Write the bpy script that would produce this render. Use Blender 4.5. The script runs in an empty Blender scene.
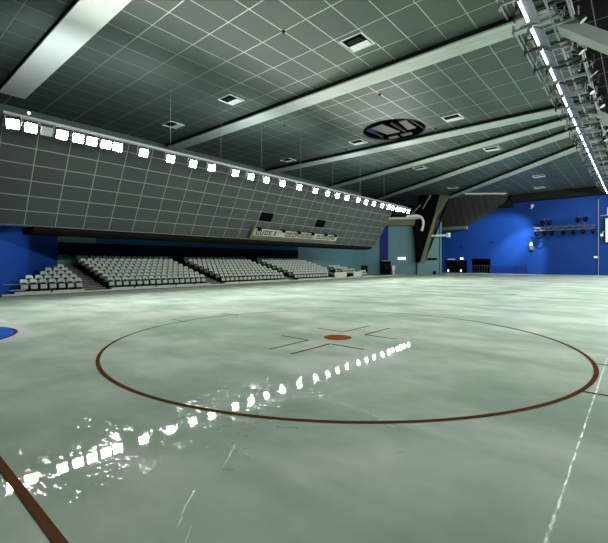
import bpy, math, random
from mathutils import Vector, Matrix
random.seed(7)
sc = bpy.context.scene
COL = sc.collection
# metres: x runs down the hall (long axis of the rink), y runs across towards the stands, z up
# ------------------------------------------------------------------ materials
def new_mat(name):
    m = bpy.data.materials.new(name); m.use_nodes = True
    nt = m.node_tree; nt.nodes.clear()
    out = nt.nodes.new('ShaderNodeOutputMaterial')
    b = nt.nodes.new('ShaderNodeBsdfPrincipled')
    nt.links.new(b.outputs[0], out.inputs[0])
    return m, nt, b
def N(nt, t, **k):
    n = nt.nodes.new(t)
    for a, v in k.items():
        if a.startswith('i_'): n.inputs[int(a[2:])].default_value = v
        else: setattr(n, a, v)
    return n
def math_n(nt, op, a, b=None, c=None):
    n = nt.nodes.new('ShaderNodeMath'); n.operation = op
    for i, v in enumerate((a, b, c)):
        if v is None: continue
        if isinstance(v, (int, float)): n.inputs[i].default_value = v
        else: nt.links.new(v, n.inputs[i])
    return n.outputs[0]
def noise(nt, vec, scale, detail=3, rough=.5):
    n = nt.nodes.new('ShaderNodeTexNoise'); n.inputs['Scale'].default_value = scale
    n.inputs['Detail'].default_value = detail; n.inputs['Roughness'].default_value = rough
    if vec is not None: nt.links.new(vec, n.inputs['Vector'])
    return n.outputs[0]
def mixc(nt, fac, a, b):
    n = nt.nodes.new('ShaderNodeMix'); n.data_type = 'RGBA'
    if isinstance(fac, (int, float)): n.inputs[0].default_value = fac
    else: nt.links.new(fac, n.inputs[0])
    for i, v in ((6, a), (7, b)):
        if isinstance(v, tuple): n.inputs[i].default_value = (*v, 1)
        else: nt.links.new(v, n.inputs[i])
    return n.outputs[2]
def ramp(nt, fac, lo, hi):
    n = nt.nodes.new('ShaderNodeMapRange'); n.clamp = True
    n.inputs[1].default_value = lo; n.inputs[2].default_value = hi
    nt.links.new(fac, n.inputs[0]); return n.outputs[0]
def plain(name, col, rough=.5, metal=0, var=.12, vs=2.0, spec=.5):
    m, nt, b = new_mat(name)
    tc = nt.nodes.new('ShaderNodeTexCoord')
    f = noise(nt, tc.outputs['Object'], vs, 4)
    c = mixc(nt, f, tuple(x*(1-var) for x in col), tuple(min(1, x*(1+var)) for x in col))
    nt.links.new(c, b.inputs['Base Color'])
    b.inputs['Roughness'].default_value = rough; b.inputs['Metallic'].default_value = metal
    b.inputs['Specular IOR Level'].default_value = spec
    return m
def matte(name, col, var=.2, vs=3):
    m = bpy.data.materials.new(name); m.use_nodes = True; nt = m.node_tree; nt.nodes.clear()
    out = nt.nodes.new('ShaderNodeOutputMaterial'); d = nt.nodes.new('ShaderNodeBsdfDiffuse'); nt.links.new(d.outputs[0], out.inputs[0])
    tc = nt.nodes.new('ShaderNodeTexCoord'); f = noise(nt, tc.outputs['Object'], vs, 4)
    nt.links.new(mixc(nt, f, tuple(x*(1-var) for x in col), tuple(min(1, x*(1+var)) for x in col)), d.inputs['Color'])
    return m
def emit(name, col, s):
    m, nt, b = new_mat(name)
    b.inputs['Base Color'].default_value = (*col, 1)
    b.inputs['Emission Color'].default_value = (*col, 1); b.inputs['Emission Strength'].default_value = s
    return m
def grid_mat(name, tile, line, sx, ox, sy, oy, w, axes=(0, 1), rough=.35, lmetal=.7, lrough=.35, plank=False, spec=.25):
    m, nt, b = new_mat(name)
    tc = nt.nodes.new('ShaderNodeTexCoord'); sp = nt.nodes.new('ShaderNodeSeparateXYZ')
    nt.links.new(tc.outputs['Object'], sp.inputs[0])
    def edge(o, s, off):
        t = math_n(nt, 'DIVIDE', math_n(nt, 'SUBTRACT', o, off), s)
        fr = math_n(nt, 'FRACT', t)
        d = math_n(nt, 'MULTIPLY', math_n(nt, 'MINIMUM', fr, math_n(nt, 'SUBTRACT', 1.0, fr)), s)
        return d, math_n(nt, 'FLOOR', t)
    a, ia = edge(sp.outputs[axes[0]], sx, ox); c, ic = edge(sp.outputs[axes[1]], sy, oy)
    d = c if plank else math_n(nt, 'MINIMUM', a, c)
    l = math_n(nt, 'LESS_THAN', d, w/2)
    cb = nt.nodes.new('ShaderNodeCombineXYZ'); nt.links.new(ia, cb.inputs[0]); nt.links.new(ic, cb.inputs[1])
    wn = nt.nodes.new('ShaderNodeTexWhiteNoise'); nt.links.new(cb.outputs[0], wn.inputs[0])
    tl = mixc(nt, wn.outputs[0], tuple(x*.9 for x in tile), tuple(x*1.1 for x in tile))
    cloud = noise(nt, tc.outputs['Object'], .35, 3)
    tl = mixc(nt, ramp(nt, cloud, .3, .7), tl, tuple(x*.86 for x in tile))
    nt.links.new(mixc(nt, l, tl, line), b.inputs['Base Color'])
    nt.links.new(math_n(nt, 'MULTIPLY', l, lmetal), b.inputs['Metallic']); b.inputs['Specular IOR Level'].default_value = spec
    r = math_n(nt, 'ADD', math_n(nt, 'MULTIPLY', l, lrough-rough), rough)
    nt.links.new(r, b.inputs['Roughness'])
    bp = nt.nodes.new('ShaderNodeBump'); bp.inputs['Strength'].default_value = .5; bp.inputs['Distance'].default_value = .01
    nt.links.new(ramp(nt, d, 0, w*1.1), bp.inputs['Height']); nt.links.new(bp.outputs[0], b.inputs['Normal'])
    return m
M = {}
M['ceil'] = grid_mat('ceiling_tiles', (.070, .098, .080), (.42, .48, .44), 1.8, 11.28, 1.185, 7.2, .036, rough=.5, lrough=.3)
M['ceil_shade'] = grid_mat('shaded_ceiling_tiles', (.003, .0035, .0035), (.07, .08, .075), 1.8, 11.28, 1.185, 7.2, .036, lmetal=.0, rough=.9, spec=.03)  # same tile grid, with the lack of light put into its colour
M['plank'] = grid_mat('planked_soffit', (.045, .05, .04), (.01, .01, .01), 1.2, 0, .9, 0, .07, axes=(2, 1), rough=.6, lmetal=0, plank=True)
M['bulk'] = grid_mat('bulkhead_tiles', (.050, .060, .054), (.24, .27, .25), 1.18, 3.77, .592, 3.16, .034, axes=(0, 2), rough=.45, lmetal=.4)
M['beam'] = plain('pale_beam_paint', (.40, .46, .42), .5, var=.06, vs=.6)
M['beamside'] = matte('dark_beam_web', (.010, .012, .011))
M['dark'] = plain('black_metal', (.010, .011, .012), .6, spec=.2)
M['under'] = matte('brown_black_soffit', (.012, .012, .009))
M['blueshade'] = matte('bluish_wall_shade', (.02, .10, .22), .15, .5)  # bluish shade under the bulkhead, held in the wall colour
M['black'] = matte('matt_black', (.004, .004, .004))
M['char'] = matte('charcoal_paint', (.016, .019, .017))
M['steel'] = plain('galvanised_steel', (.42, .46, .44), .35, .7)
M['greysteel'] = plain('grey_painted_steel', (.20, .23, .21), .5, .1)
M['baffle'] = plain('dull_green_baffle', (.07, .08, .065), .7)
M['trussdark'] = plain('dark_truss_paint', (.035, .042, .04), .5, spec=.3)
M['strut'] = plain('grey_strut_paint', (.22, .26, .235), .6, var=.1, spec=.2)
M['reflector'] = plain('blue_grey_reflector', (.07, .10, .13), .4)
M['stagesteel'] = plain('dull_yellow_truss_paint', (.10, .10, .065), .6, spec=.2)
M['white'] = plain('white_paint', (.70, .77, .74), .45, var=.05)
M['seat'] = plain('pale_grey_plastic', (.46, .54, .47), .5, var=.06, spec=.3)
M['seat2'] = plain('pale_grey_plastic_pan', (.38, .45, .39), .5, var=.06, spec=.3)
M['concrete'] = plain('concrete', (.30, .31, .28), .8, var=.2)
M['kerb'] = plain('pale_kerb_concrete', (.46, .50, .40), .6, var=.15)
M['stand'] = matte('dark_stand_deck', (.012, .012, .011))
M['nosing'] = plain('grey_step_nosing', (.20, .20, .18), .6)
M['tread'] = plain('brown_grey_tread', (.055, .052, .046), .7)
M['teal'] = plain('teal_wall_paint', (.075, .20, .225), .55, var=.12, vs=.3)
M['blue'] = plain('blue_wall_paint', (.008, .046, .225), .6, spec=.1, var=.25, vs=.25)
M['deepblue'] = plain('deep_blue_paint', (.002, .020, .16), .6, spec=.2)
M['upper'] = plain('dark_teal_upper_wall', (.045, .085, .085), .6)
M['band'] = matte('navy_wall_shade', (.006, .013, .018))
M['red'] = matte('red_brown_line', (.125, .045, .021), .3)
M['redpale'] = matte('worn_red_brown_line', (.14, .066, .034), .35)
M['rust'] = matte('rust_orange_spot', (.27, .075, .018), .4, 6)
M['fadeline'] = matte('faded_grey_line', (.22, .29, .25), .3, 1)
M['creaseblue'] = matte('crease_blue', (.03, .12, .60), .1)
M['creasewhite'] = matte('crease_white', (.52, .58, .64), .05)
M['olive'] = matte('olive_concrete', (.13, .145, .095), .2, .8)
M['cream'] = plain('cream_board', (.38, .39, .29), .6, var=.2, vs=3)
M['screen'] = emit('lavender_screen', (.36, .36, .95), 1.2)
M['lamp'] = emit('floodlight_glow', (1, .99, .94), 230)
M['lampwarm'] = emit('warm_floodlight_glow', (1, .86, .76), 130)
M['lampoff'] = plain('unlit_lamp_glass', (.45, .5, .47), .15)
M['tube'] = emit('fluorescent_glow', (.88, .96, 1), 9)
M['sign'] = emit('lit_sign_glow', (.9, 1, .98), 1.4)
M['smalllamp'] = emit('small_lamp_glow', (1, .95, .8), 2.5)
# ice
def ice():
    m, nt, b = new_mat('wet_ice')
    tc = nt.nodes.new('ShaderNodeTexCoord'); o = tc.outputs['Object']
    big = noise(nt, o, .42, 5, .6)
    mp = nt.nodes.new('ShaderNodeMapping'); mp.inputs['Rotation'].default_value = (0, 0, .9); mp.inputs['Scale'].default_value = (1, .5, 1)
    nt.links.new(o, mp.inputs[0])
    mid = noise(nt, mp.outputs[0], .9, 4, .55)
    c = mixc(nt, ramp(nt, big, .38, .6), (.40, .545, .43), (.61, .715, .625))
    c = mixc(nt, math_n(nt, 'MULTIPLY', ramp(nt, mid, .54, .34), .65), c, (.29, .41, .32))
    nt.links.new(c, b.inputs['Base Color']); b = nt.nodes.new('ShaderNodeBsdfDiffuse'); nt.links.new(c, b.inputs['Color'])
    # thin film of melt water: a weak sharp gloss, broken where the ice is rough
    g = nt.nodes.new('ShaderNodeBsdfGlossy'); g.inputs['Roughness'].default_value = .02
    fr = nt.nodes.new('ShaderNodeFresnel'); fr.inputs['IOR'].default_value = 1.33
    fac = math_n(nt, 'MINIMUM', fr.outputs[0], .11)
    wet = ramp(nt, noise(nt, o, .6, 3), .25, .5)
    fac = math_n(nt, 'MULTIPLY', fac, math_n(nt, 'ADD', .45, math_n(nt, 'MULTIPLY', wet, .55)))
    fine = noise(nt, o, 22, 2, .6); rip = noise(nt, mp.outputs[0], 6.0, 2, .5)
    patch = ramp(nt, noise(nt, o, .55, 2), .47, .60)
    hgt = math_n(nt, 'ADD', math_n(nt, 'MULTIPLY', rip, .3), math_n(nt, 'MULTIPLY', math_n(nt, 'MULTIPLY', fine, patch), .12))
    # skated-up, scuffed areas of the ice break the gloss
    sp = nt.nodes.new('ShaderNodeSeparateXYZ'); nt.links.new(o, sp.inputs[0])
    def zone(cx, cy, rx, ry):
        a = math_n(nt, 'POWER', math_n(nt, 'DIVIDE', math_n(nt, 'SUBTRACT', sp.outputs[0], cx), rx), 2)
        b2 = math_n(nt, 'POWER', math_n(nt, 'DIVIDE', math_n(nt, 'SUBTRACT', sp.outputs[1], cy), ry), 2)
        return ramp(nt, math_n(nt, 'ADD', a, b2), 1.0, .3)
    z = math_n(nt, 'ADD', math_n(nt, 'ADD', zone(1.35, 3.7, 1.1, 1.3), zone(3.2, 3.5, 1.2, 1.0)), zone(3.2, .25, 2.6, .5))
    m2 = nt.nodes.new('ShaderNodeMapping'); m2.inputs['Rotation'].default_value = (0, 0, -.55); m2.inputs['Scale'].default_value = (1, .22, 1); nt.links.new(o, m2.inputs[0])
    scr = ramp(nt, noise(nt, m2.outputs[0], 24, 3, .65), .56, .66)
    z = math_n(nt, 'MULTIPLY', z, ramp(nt, noise(nt, o, 2.6, 2), .47, .62))
    hgt = math_n(nt, 'ADD', hgt, math_n(nt, 'MULTIPLY', math_n(nt, 'MULTIPLY', scr, z), .85))
    bp = nt.nodes.new('ShaderNodeBump'); bp.inputs['Strength'].default_value = .12; bp.inputs['Distance'].default_value = .01
    nt.links.new(hgt, bp.inputs['Height']); nt.links.new(bp.outputs[0], g.inputs['Normal'])
    mx = nt.nodes.new('ShaderNodeMixShader'); nt.links.new(fac, mx.inputs[0]); nt.links.new(b.outputs[0], mx.inputs[1]); nt.links.new(g.outputs[0], mx.inputs[2])
    out = [n for n in nt.nodes if n.type == 'OUTPUT_MATERIAL'][0]; nt.links.new(mx.outputs[0], out.inputs[0])
    return m
M['ice'] = ice()
M['frost'] = plain('frosty_scratch', (.80, .86, .83), .18, var=.05)

# ------------------------------------------------------------------ mesh builder
class MB:
    def __init__(s): s.v, s.f, s.m = [], [], []
    def poly(s, pts, faces, mi=0):
        o = len(s.v); s.v += [tuple(p) for p in pts]
        for f in faces: s.f.append(tuple(o+i for i in f)); s.m.append(mi)
        return s
    def box(s, a, b, mi=0, T=None):
        (x0, y0, z0), (x1, y1, z1) = a, b
        p = [Vector(q) for q in ((x0,y0,z0),(x1,y0,z0),(x1,y1,z0),(x0,y1,z0),(x0,y0,z1),(x1,y0,z1),(x1,y1,z1),(x0,y1,z1))]
        if T is not None: p = [T @ q for q in p]
        return s.poly(p, [(3,2,1,0),(4,5,6,7),(0,1,5,4),(1,2,6,5),(2,3,7,6),(3,0,4,7)], mi)
    def bar(s, p, q, r, n=6, mi=0, r2=None):
        p, q = Vector(p), Vector(q); d = (q-p).normalized()
        a = d.orthogonal().normalized(); b = d.cross(a); r2 = r if r2 is None else r2
        pts = [p + (a*math.cos(t)+b*math.sin(t))*r for t in [2*math.pi*i/n for i in range(n)]]
        pts += [q + (a*math.cos(t)+b*math.sin(t))*r2 for t in [2*math.pi*i/n for i in range(n)]]
        fs = [(i, (i+1) % n, n+(i+1) % n, n+i) for i in range(n)] + [tuple(range(n))[::-1], tuple(range(n, 2*n))]
        return s.poly(pts, fs, mi)
    def path(s, pts, r, n=6, mi=0):
        for a, b in zip(pts, pts[1:]): s.bar(a, b, r, n, mi)
        return s
    def prism(s, prof, axis, a, b, mi=0):      # profile in the two other axes, extruded along axis
        def P(t, q):
            q = list(q); q.insert(axis, t); return tuple(q)
        n = len(prof); pts = [P(a, q) for q in prof] + [P(b, q) for q in prof]
        fs = [(i, (i+1) % n, n+(i+1) % n, n+i) for i in range(n)] + [tuple(range(n))[::-1], tuple(range(n, 2*n))]
        return s.poly(pts, fs, mi)
    def hull2(s, plan, z0, z1, mi=0): return s.prism(plan, 2, z0, z1, mi)
    def build(s, name, mats, parent=None, bevel=0, smooth=False, seg=2):
        me = bpy.data.meshes.new(name); me.from_pydata(s.v, [], s.f)
        for k in (mats if isinstance(mats, (list, tuple)) else [mats]): me.materials.append(M[k])
        for p, i in zip(me.polygons, s.m): p.material_index = i
        import bmesh
        bm = bmesh.new(); bm.from_mesh(me); bmesh.ops.recalc_face_normals(bm, faces=bm.faces)
        if bevel: bmesh.ops.bevel(bm, geom=list(bm.edges), offset=bevel, segments=seg, affect='EDGES', clamp_overlap=True)
        bm.to_mesh(me); bm.free()
        if smooth:
            for p in me.polygons: p.use_smooth = True
        o = bpy.data.objects.new(name, me); COL.objects.link(o)
        if parent: o.parent = parent
        return o
def tag(o, label=None, cat=None, group=None, kind=None):
    for k, v in (('label', label), ('category', cat), ('group', group), ('kind', kind)):
        if v: o[k] = v
    return o
def thing(name, label, cat, loc=(0, 0, 0), rz=0, group=None):
    o = bpy.data.objects.new(name, None); o.empty_display_size = .2; COL.objects.link(o)
    o.location = loc; o.rotation_euler = (0, 0, rz)
    return tag(o, label, cat, group)
def dup(root, loc, rz=None, label=None, group=None):
    r = root.copy(); COL.objects.link(r); r.location = loc
    if rz is not None: r.rotation_euler = (0, 0, rz)
    if label: r['label'] = label
    if group: r['group'] = group
    for ch in root.children:
        c = ch.copy(); COL.objects.link(c); c.parent = r
        for g in ch.children:
            d = g.copy(); COL.objects.link(d); d.parent = c
    return r
def struct(o, label=None): return tag(o, label, None, None, 'structure')
ORD = ['first','second','third','fourth','fifth','sixth','seventh','eighth','ninth','tenth','eleventh','twelfth','thirteenth',
       'fourteenth','fifteenth','sixteenth','seventeenth','eighteenth','nineteenth','twentieth']
ORD += ['twenty-'+x for x in ORD[:9]] + ['thirtieth'] + ['thirty-'+x for x in ORD[:9]]

# ------------------------------------------------------------------ the shell
ZC = 10.75
struct(MB().box((-6, -14, -.3), (62, 30, -.02)).build('floor_surround', 'concrete'), 'grey concrete slab around the ice')
struct(MB().poly([(-5, -12, 0), (59.6, -12, 0), (59.6, 21.7, 0), (-5, 21.7, 0)], [(0, 1, 2, 3)]).build('floor', 'ice'), 'wet pale green ice sheet of the rink')
def wall(name, p, q, z0, z1, mat, out=.3, zsplit=None, mat2=None):
    p, q = Vector((*p, 0)), Vector((*q, 0)); d = (q-p).normalized(); n = Vector((-d.y, d.x, 0))*out
    pl = [(p.x, p.y), (q.x, q.y), (q.x+n.x, q.y+n.y), (p.x+n.x, p.y+n.y)]
    mb = MB()
    if zsplit: mb.hull2(pl, z0, zsplit).hull2(pl, zsplit, z1, 1); mats = [mat, mat2]
    else: mb.hull2(pl, z0, z1); mats = [mat]
    return struct(mb.build(name, mats))
D1 = Vector((.5708, .8211))
nc, fc = Vector((8.65, 28)), Vector((44.35, 28))          # corners of the long wall
ne = nc - D1*13
fe = fc + Vector((D1.x, -D1.y))*10.35
wall('wall_left', nc, fc, -.02, ZC, 'teal', zsplit=7.2, mat2='upper')
wall('wall_near_upper', (-6, 28), (nc.x, nc.y), 6.2, ZC, 'upper')
struct(MB().hull2([(ne.x, ne.y), (nc.x, nc.y), (-6, 28)], 6.2, 6.4).build('trim_7', 'char'), 'dark ledge above the near blue wall')
wall('wall_near_left', ne, nc, -.02, 6.2, 'blue')
wall('wall_far_left', fc, fe, -.02, 7.2, 'teal')
wall('wall_far_upper', (fc.x, fc.y), (60, 28), -.02, ZC, 'char')
# far wall with two door openings
fw = MB(); U0, U1 = 60, 60.4
def fwb(v0, v1, z0, z1): fw.box((U0, v0, z0), (U1, v1, z1))
fwb(-12, 16.2, -.02, ZC); fwb(16.2, 18.9, 2.1, ZC); fwb(18.9, 19.45, -.02, ZC); fwb(19.45, 22.75, 1.82, ZC); fwb(22.75, 30, -.02, ZC)
struct(fw.build('wall_far', 'blue'))
bk = MB()
for a, b in (((61.9, 15.9, -.02), (62.0, 23.2, 2.6)), ((60.42, 15.9, -.02), (62, 16.0, 2.6)), ((60.42, 23.1, -.02), (62, 23.2, 2.6)), ((60.42, 15.9, 2.5), (62, 23.2, 2.6))): bk.box(a, b)
struct(bk.build('wall_passage', 'black'), 'black passage behind the two far doorways')
# end wall nook between the chamfer and the far wall
wall('wall_far_return', (fe.x, fe.y), (fe.x+3.5, fe.y+7.6), -.02, 7.2, 'teal', out=.25)
# ceiling with the round opening
HC, HR = (24.7, 12.95), 2.1
cb = MB()
def rect(x0, y0, x1, y1): cb.poly([(x0, y0, ZC), (x1, y0, ZC), (x1, y1, ZC), (x0, y1, ZC)], [(0, 1, 2, 3)])
q = 2.4; X0, X1, Y0, Y1 = HC[0]-q, HC[0]+q, HC[1]-q, HC[1]+q
VR = 2.25
rect(-6, VR, X0, 30); rect(X1, VR, 62, 30); rect(X0, VR, X1, Y0); rect(X0, Y1, X1, 30)
ns = 48; ring = []; sq = []
for i in range(ns):
    t = 2*math.pi*i/ns; c_, s_ = math.cos(t), math.sin(t); k = q/max(abs(c_), abs(s_))
    ring.append((HC[0]+HR*c_, HC[1]+HR*s_, ZC)); sq.append((HC[0]+k*c_, HC[1]+k*s_, ZC))
cb.poly(ring+sq, [(i, (i+1) % ns, ns+(i+1) % ns, ns+i) for i in range(ns)])
struct(cb.build('ceiling', 'ceil'), 'dark green grey tiled ceiling with pale grid lines')
struct(MB().box((-6, -14, ZC), (62, VR, ZC+.1)).build('ceiling_right', 'ceil_shade'), 'tiled ceiling beyond the long lighting truss, its shade painted black')  # unlit side of the ceiling, darkened by its material
struct(MB().box((-6, -14, ZC+1.6), (62, 30, ZC+1.7)).build('ceiling_void', 'black'), 'black roof void above the ceiling')
# round opening with its ducts
ro = thing('round_ceiling_opening', 'round dark opening in the tiled ceiling with baffles hanging inside', 'ceiling opening', (HC[0], HC[1], ZC))
cyl = MB(); r0 = [(HR*math.cos(2*math.pi*i/ns), HR*math.sin(2*math.pi*i/ns)) for i in range(ns)]
cyl.poly([(x, y, 0) for x, y in r0]+[(x, y, 1.2) for x, y in r0], [(i, (i+1) % ns, ns+(i+1) % ns, ns+i) for i in range(ns)]+[tuple(range(ns, 2*ns))])
cyl.build('shaft', 'black', ro)
rim = MB()
for (ra, za), (rb, zb) in (((HR-.02, 0), (HR+.07, -.03)), ((HR+.07, -.03), (HR+.07, 0))):
    A = [(ra*math.cos(2*math.pi*i/ns), ra*math.sin(2*math.pi*i/ns), za) for i in range(ns)]
    B = [(rb*math.cos(2*math.pi*i/ns), rb*math.sin(2*math.pi*i/ns), zb) for i in range(ns)]
    rim.poly(A+B, [(i, (i+1) % ns, ns+(i+1) % ns, ns+i) for i in range(ns)])
rim.build('rim', 'dark', ro)
def slab(name, pts, mat, th=.06):
    n = len(pts); top = [(x, y, z+th) for x, y, z in pts]
    tag(MB().poly(list(pts)+top, [tuple(range(n)), tuple(range(n, 2*n))]+[(i, (i+1) % n, n+(i+1) % n, n+i) for i in range(n)]).build(name, mat, ro))
slab('baffle', [(-1.2, .25, .12), (.95, .0, .12), (1.1, 1.1, .2), (-.8, 1.35, .2)], 'baffle')
slab('baffle', [(-.9, -1.35, .12), (.9, -1.25, .12), (1.15, -.5, .2), (-.75, -.75, .2)], 'baffle')
slab('duct_panel', [(-.9, 1.35, .15), (.1, 1.35, .15), (.25, 1.75, .2), (-.6, 1.85, .2)], 'deepblue')
for y in (-.3, -1.6, 1.5):
    MB().box((-1.0, y-.05, .1), (1.2, y+.05, .25)).build('cross_bar', 'dark', ro)
for a, b in ((-.6, .15), (.45, 1.15)): MB().box((1.3, a, .02), (1.72, b, .1)).build('lower_plate', 'baffle', ro)

# ceiling beams: pale soffit face, dark web
ZB = 10.45
BEAM = ['ceiling beam, widest and nearest, at the upper left', 'long ceiling beam crossing from the lamp row to the truss',
        'straight ceiling beam just beyond the round opening', 'slanting ceiling beam after the straight ones', 'second slanting ceiling beam', 'last slanting ceiling beam, ending at the inclined column']
def beam(a, b, w, label, paint='beam'):
    a, b = Vector((*a, 0)), Vector((*b, 0)); d = (b-a).normalized(); n = Vector((d.y, -d.x, 0))   # n towards +x
    if n.x < 0: n = -n
    p = [a, b, b+n*w, a+n*w]
    mb = MB()
    lo = [(v.x, v.y, ZB) for v in p]; mid = [(v.x, v.y, ZB+.07) for v in p]
    hi = [(v.x, v.y, ZC+.02) for v in p]
    ins = [a+n*.06, b+n*.06, b+n*(w-.06), a+n*(w-.06)]
    i1 = [(v.x, v.y, ZB+.07) for v in ins]; i2 = [(v.x, v.y, ZC+.02) for v in ins]
    mb.poly(lo, [(0, 1, 2, 3)]); mb.poly(lo+mid, [(0, 1, 5, 4), (1, 2, 6, 5), (2, 3, 7, 6), (3, 0, 4, 7)])
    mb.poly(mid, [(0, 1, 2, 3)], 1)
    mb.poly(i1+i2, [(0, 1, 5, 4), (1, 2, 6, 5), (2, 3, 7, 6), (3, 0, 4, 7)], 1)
    for t in ((.34, .64) if w < 1.1 else ()):                                  # joint grooves along the soffit
        g0, g1 = a+n*w*t, b+n*w*t
        mb.poly([(g0.x, g0.y, ZB-.004), (g1.x, g1.y, ZB-.004), (g1.x+n.x*.02, g1.y+n.y*.02, ZB-.004), (g0.x+n.x*.02, g0.y+n.y*.02, ZB-.004)], [(0, 1, 2, 3)], 2)
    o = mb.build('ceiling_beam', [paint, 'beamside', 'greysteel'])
    return tag(o, 'pale ' + label, 'beam', None, 'structure')
beam((5.12, 2.0), (5.12, 25.4), 1.15, BEAM[0], 'white'); beam((16.05, 2.4), (16.05, 27.98), 1.03, BEAM[1]); beam((26.75, 2.6), (26.75, 27.98), 1.05, BEAM[2])
beam((28.9, 2.8), (37.0, 27.9), .95, BEAM[3]); beam((31.4, 2.8), (48.2, 27.9), .95, BEAM[4]); beam((35.65, 2.8), (54.3, 20.85), .85, BEAM[5])
# struts stepping down on the right of the truss
for u, lab in ((16.3, 'pale sloping roof strut right of the truss, nearest'), (26.8, 'pale sloping roof strut right of the truss, second')):
    mb = MB().prism([(2.35, ZB+.05), (2.35, ZB-.4), (.4, 8.35), (.4, 8.85)], 0, u, u+.8)
    mb.box((u, -3, 8.35), (u+.8, .4, 8.85))
    if u > 20: mb.box((u+.1, -3, 9.0), (u+.7, 1.2, 9.15))
    tag(mb.build('roof_strut', 'strut'), lab, 'beam', None, 'structure')

# dark header over the far wall, sloped soffit, ring beam
struct(MB().box((58.6, -12, 9.78), (59.98, 13.2, ZC-.02)).box((58.9, 13.2, 9.2), (59.98, 15, ZC-.02)).build('trim_1', 'char'), 'dark header along the top of the far wall')
A, B_, C_, D_, G_ = (57.2, 23.8, 10.7), (57.2, 13.1, 10.7), (59.97, 19.3, 7.0), (59.97, 24.4, 6.5), (59.97, 14.7, 9.2)
sf = MB().poly([A, B_, G_, C_, D_], [(0, 1, 2, 3, 4)])
sf.box((59.2, 19.3, 6.5), (59.97, 24.5, 6.95), 2)
struct(sf.build('trim_2', ['plank', 'char', 'olive']), 'dark planked sloping soffit beside the far blue wall')
struct(MB().poly([(53.2, 17.5, 10.6), (56.6, 13.3, 10.6), (57.1, 13.7, 10.6), (53.7, 17.9, 10.6), (53.2, 17.5, ZC), (56.6, 13.3, ZC), (57.1, 13.7, ZC), (53.7, 17.9, ZC)], [(0, 1, 2, 3), (0, 1, 5, 4), (1, 2, 6, 5), (2, 3, 7, 6), (3, 0, 4, 7)]).build('trim_3', 'beam'), 'narrow pale strip under the far ceiling')
dch = Vector((D1.x, -D1.y, 0)); nch = Vector((-D1.y, -D1.x, 0))          # along / out of the far chamfer wall
def ch(t, o, z):                                                          # point on the chamfer wall
    p = Vector((fc.x, fc.y, 0)) + dch*t + nch*o; return (p.x, p.y, z)
def chbox(mb, t0, t1, o0, o1, z0, z1, mi=0):
    pl = [ch(t0, o0, 0)[:2], ch(t1, o0, 0)[:2], ch(t1, o1, 0)[:2], ch(t0, o1, 0)[:2]]
    return mb.hull2(pl, z0, z1, mi)
struct(chbox(chbox(MB(), .2, 7.5, .0, .9, 6.35, 7.15), .2, 7.5, .0, 1.0, 7.15, 7.4, 1).build('trim_4', ['olive', 'kerb']), 'olive ring beam across the far left wall')
struct(chbox(MB(), 2.45, 3.5, -.02, .12, -.02, 6.35).build('trim_5', 'deepblue'), 'deep blue vertical strip on the teal wall')
struct(MB().box((8.7, 27.8, 2.05), (31.5, 28.02, 2.85)).box((10.3, 27.8, 1.2), (31.5, 28.02, 2.05)).build('wall_shade_band', 'band'), 'dark painted band of shade along the wall behind the seats')  # shade under the bulkhead, built as a dark strip on the wall
struct(MB().box((11, 27.9, 2.85), (31.5, 28.02, 7.0)).build('wall_blue_shade', 'blueshade'), 'bluish painted shade on the wall above the dark band')  # bluer sheet over the teal wall, standing for its shading

# inclined column
ic = thing('inclined_column', 'olive inclined concrete column narrowing to a foot before teal wall', 'column', ch(8.1, .4, 0))
def icm(name, pts, o0, o1, mat, k=.9):
    n = len(pts); base = Vector(ch(8.1, .4, 0)); out = lambda z: -k*max(0, z-7.4)
    P = [Vector(ch(t, o0+out(z), z))-base for t, z in pts] + [Vector(ch(t, o1+out(z), z))-base for t, z in pts]
    return MB().poly(P, [tuple(range(n)), tuple(range(n, 2*n))]+[(i, (i+1) % n, n+(i+1) % n, n+i) for i in range(n)]).build(name, mat, ic)
icm('shaft', [(7.42, 1.6), (8.0, 1.6), (10.3, 7.4), (12.0, 10.72), (10.6, 10.72), (9.15, 7.4)], .3, 1.0, 'olive')
icm('shadow_side', [(7.1, 1.6), (7.42, 1.6), (9.15, 7.4), (10.6, 10.72), (8.0, 10.72), (6.9, 7.4), (6.75, 6.2), (6.9, 4.5)], .1, .95, 'black')  # column's shaded side and its wall shadow, built as a black plate
icm('foot_block', [(7.2, 0), (7.9, 0), (7.9, 1.6), (7.2, 1.6)], .05, .4, 'teal')
tag(MB().path([ch(5.6, 1.25, 7.5), ch(7.0, 1.3, 7.55), ch(7.5, 1.3, 7.35), ch(7.75, 1.3, 6.9), ch(7.75, 1.3, 6.3), ch(7.55, 1.3, 5.6)], .16, 8).build('curved_pipe', 'white'),
    'pale curved pipe bending down beside the inclined column', 'pipe')
tag(MB().bar(ch(7.7, 1.25, 8.4), ch(8.7, 1.25, 10.2), .06).bar(ch(6.3, 1.25, 7.7), ch(7.4, 1.25, 8.9), .05).build('brace_rod', 'steel'), 'thin steel brace rods left of the inclined column', 'brace')

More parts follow.
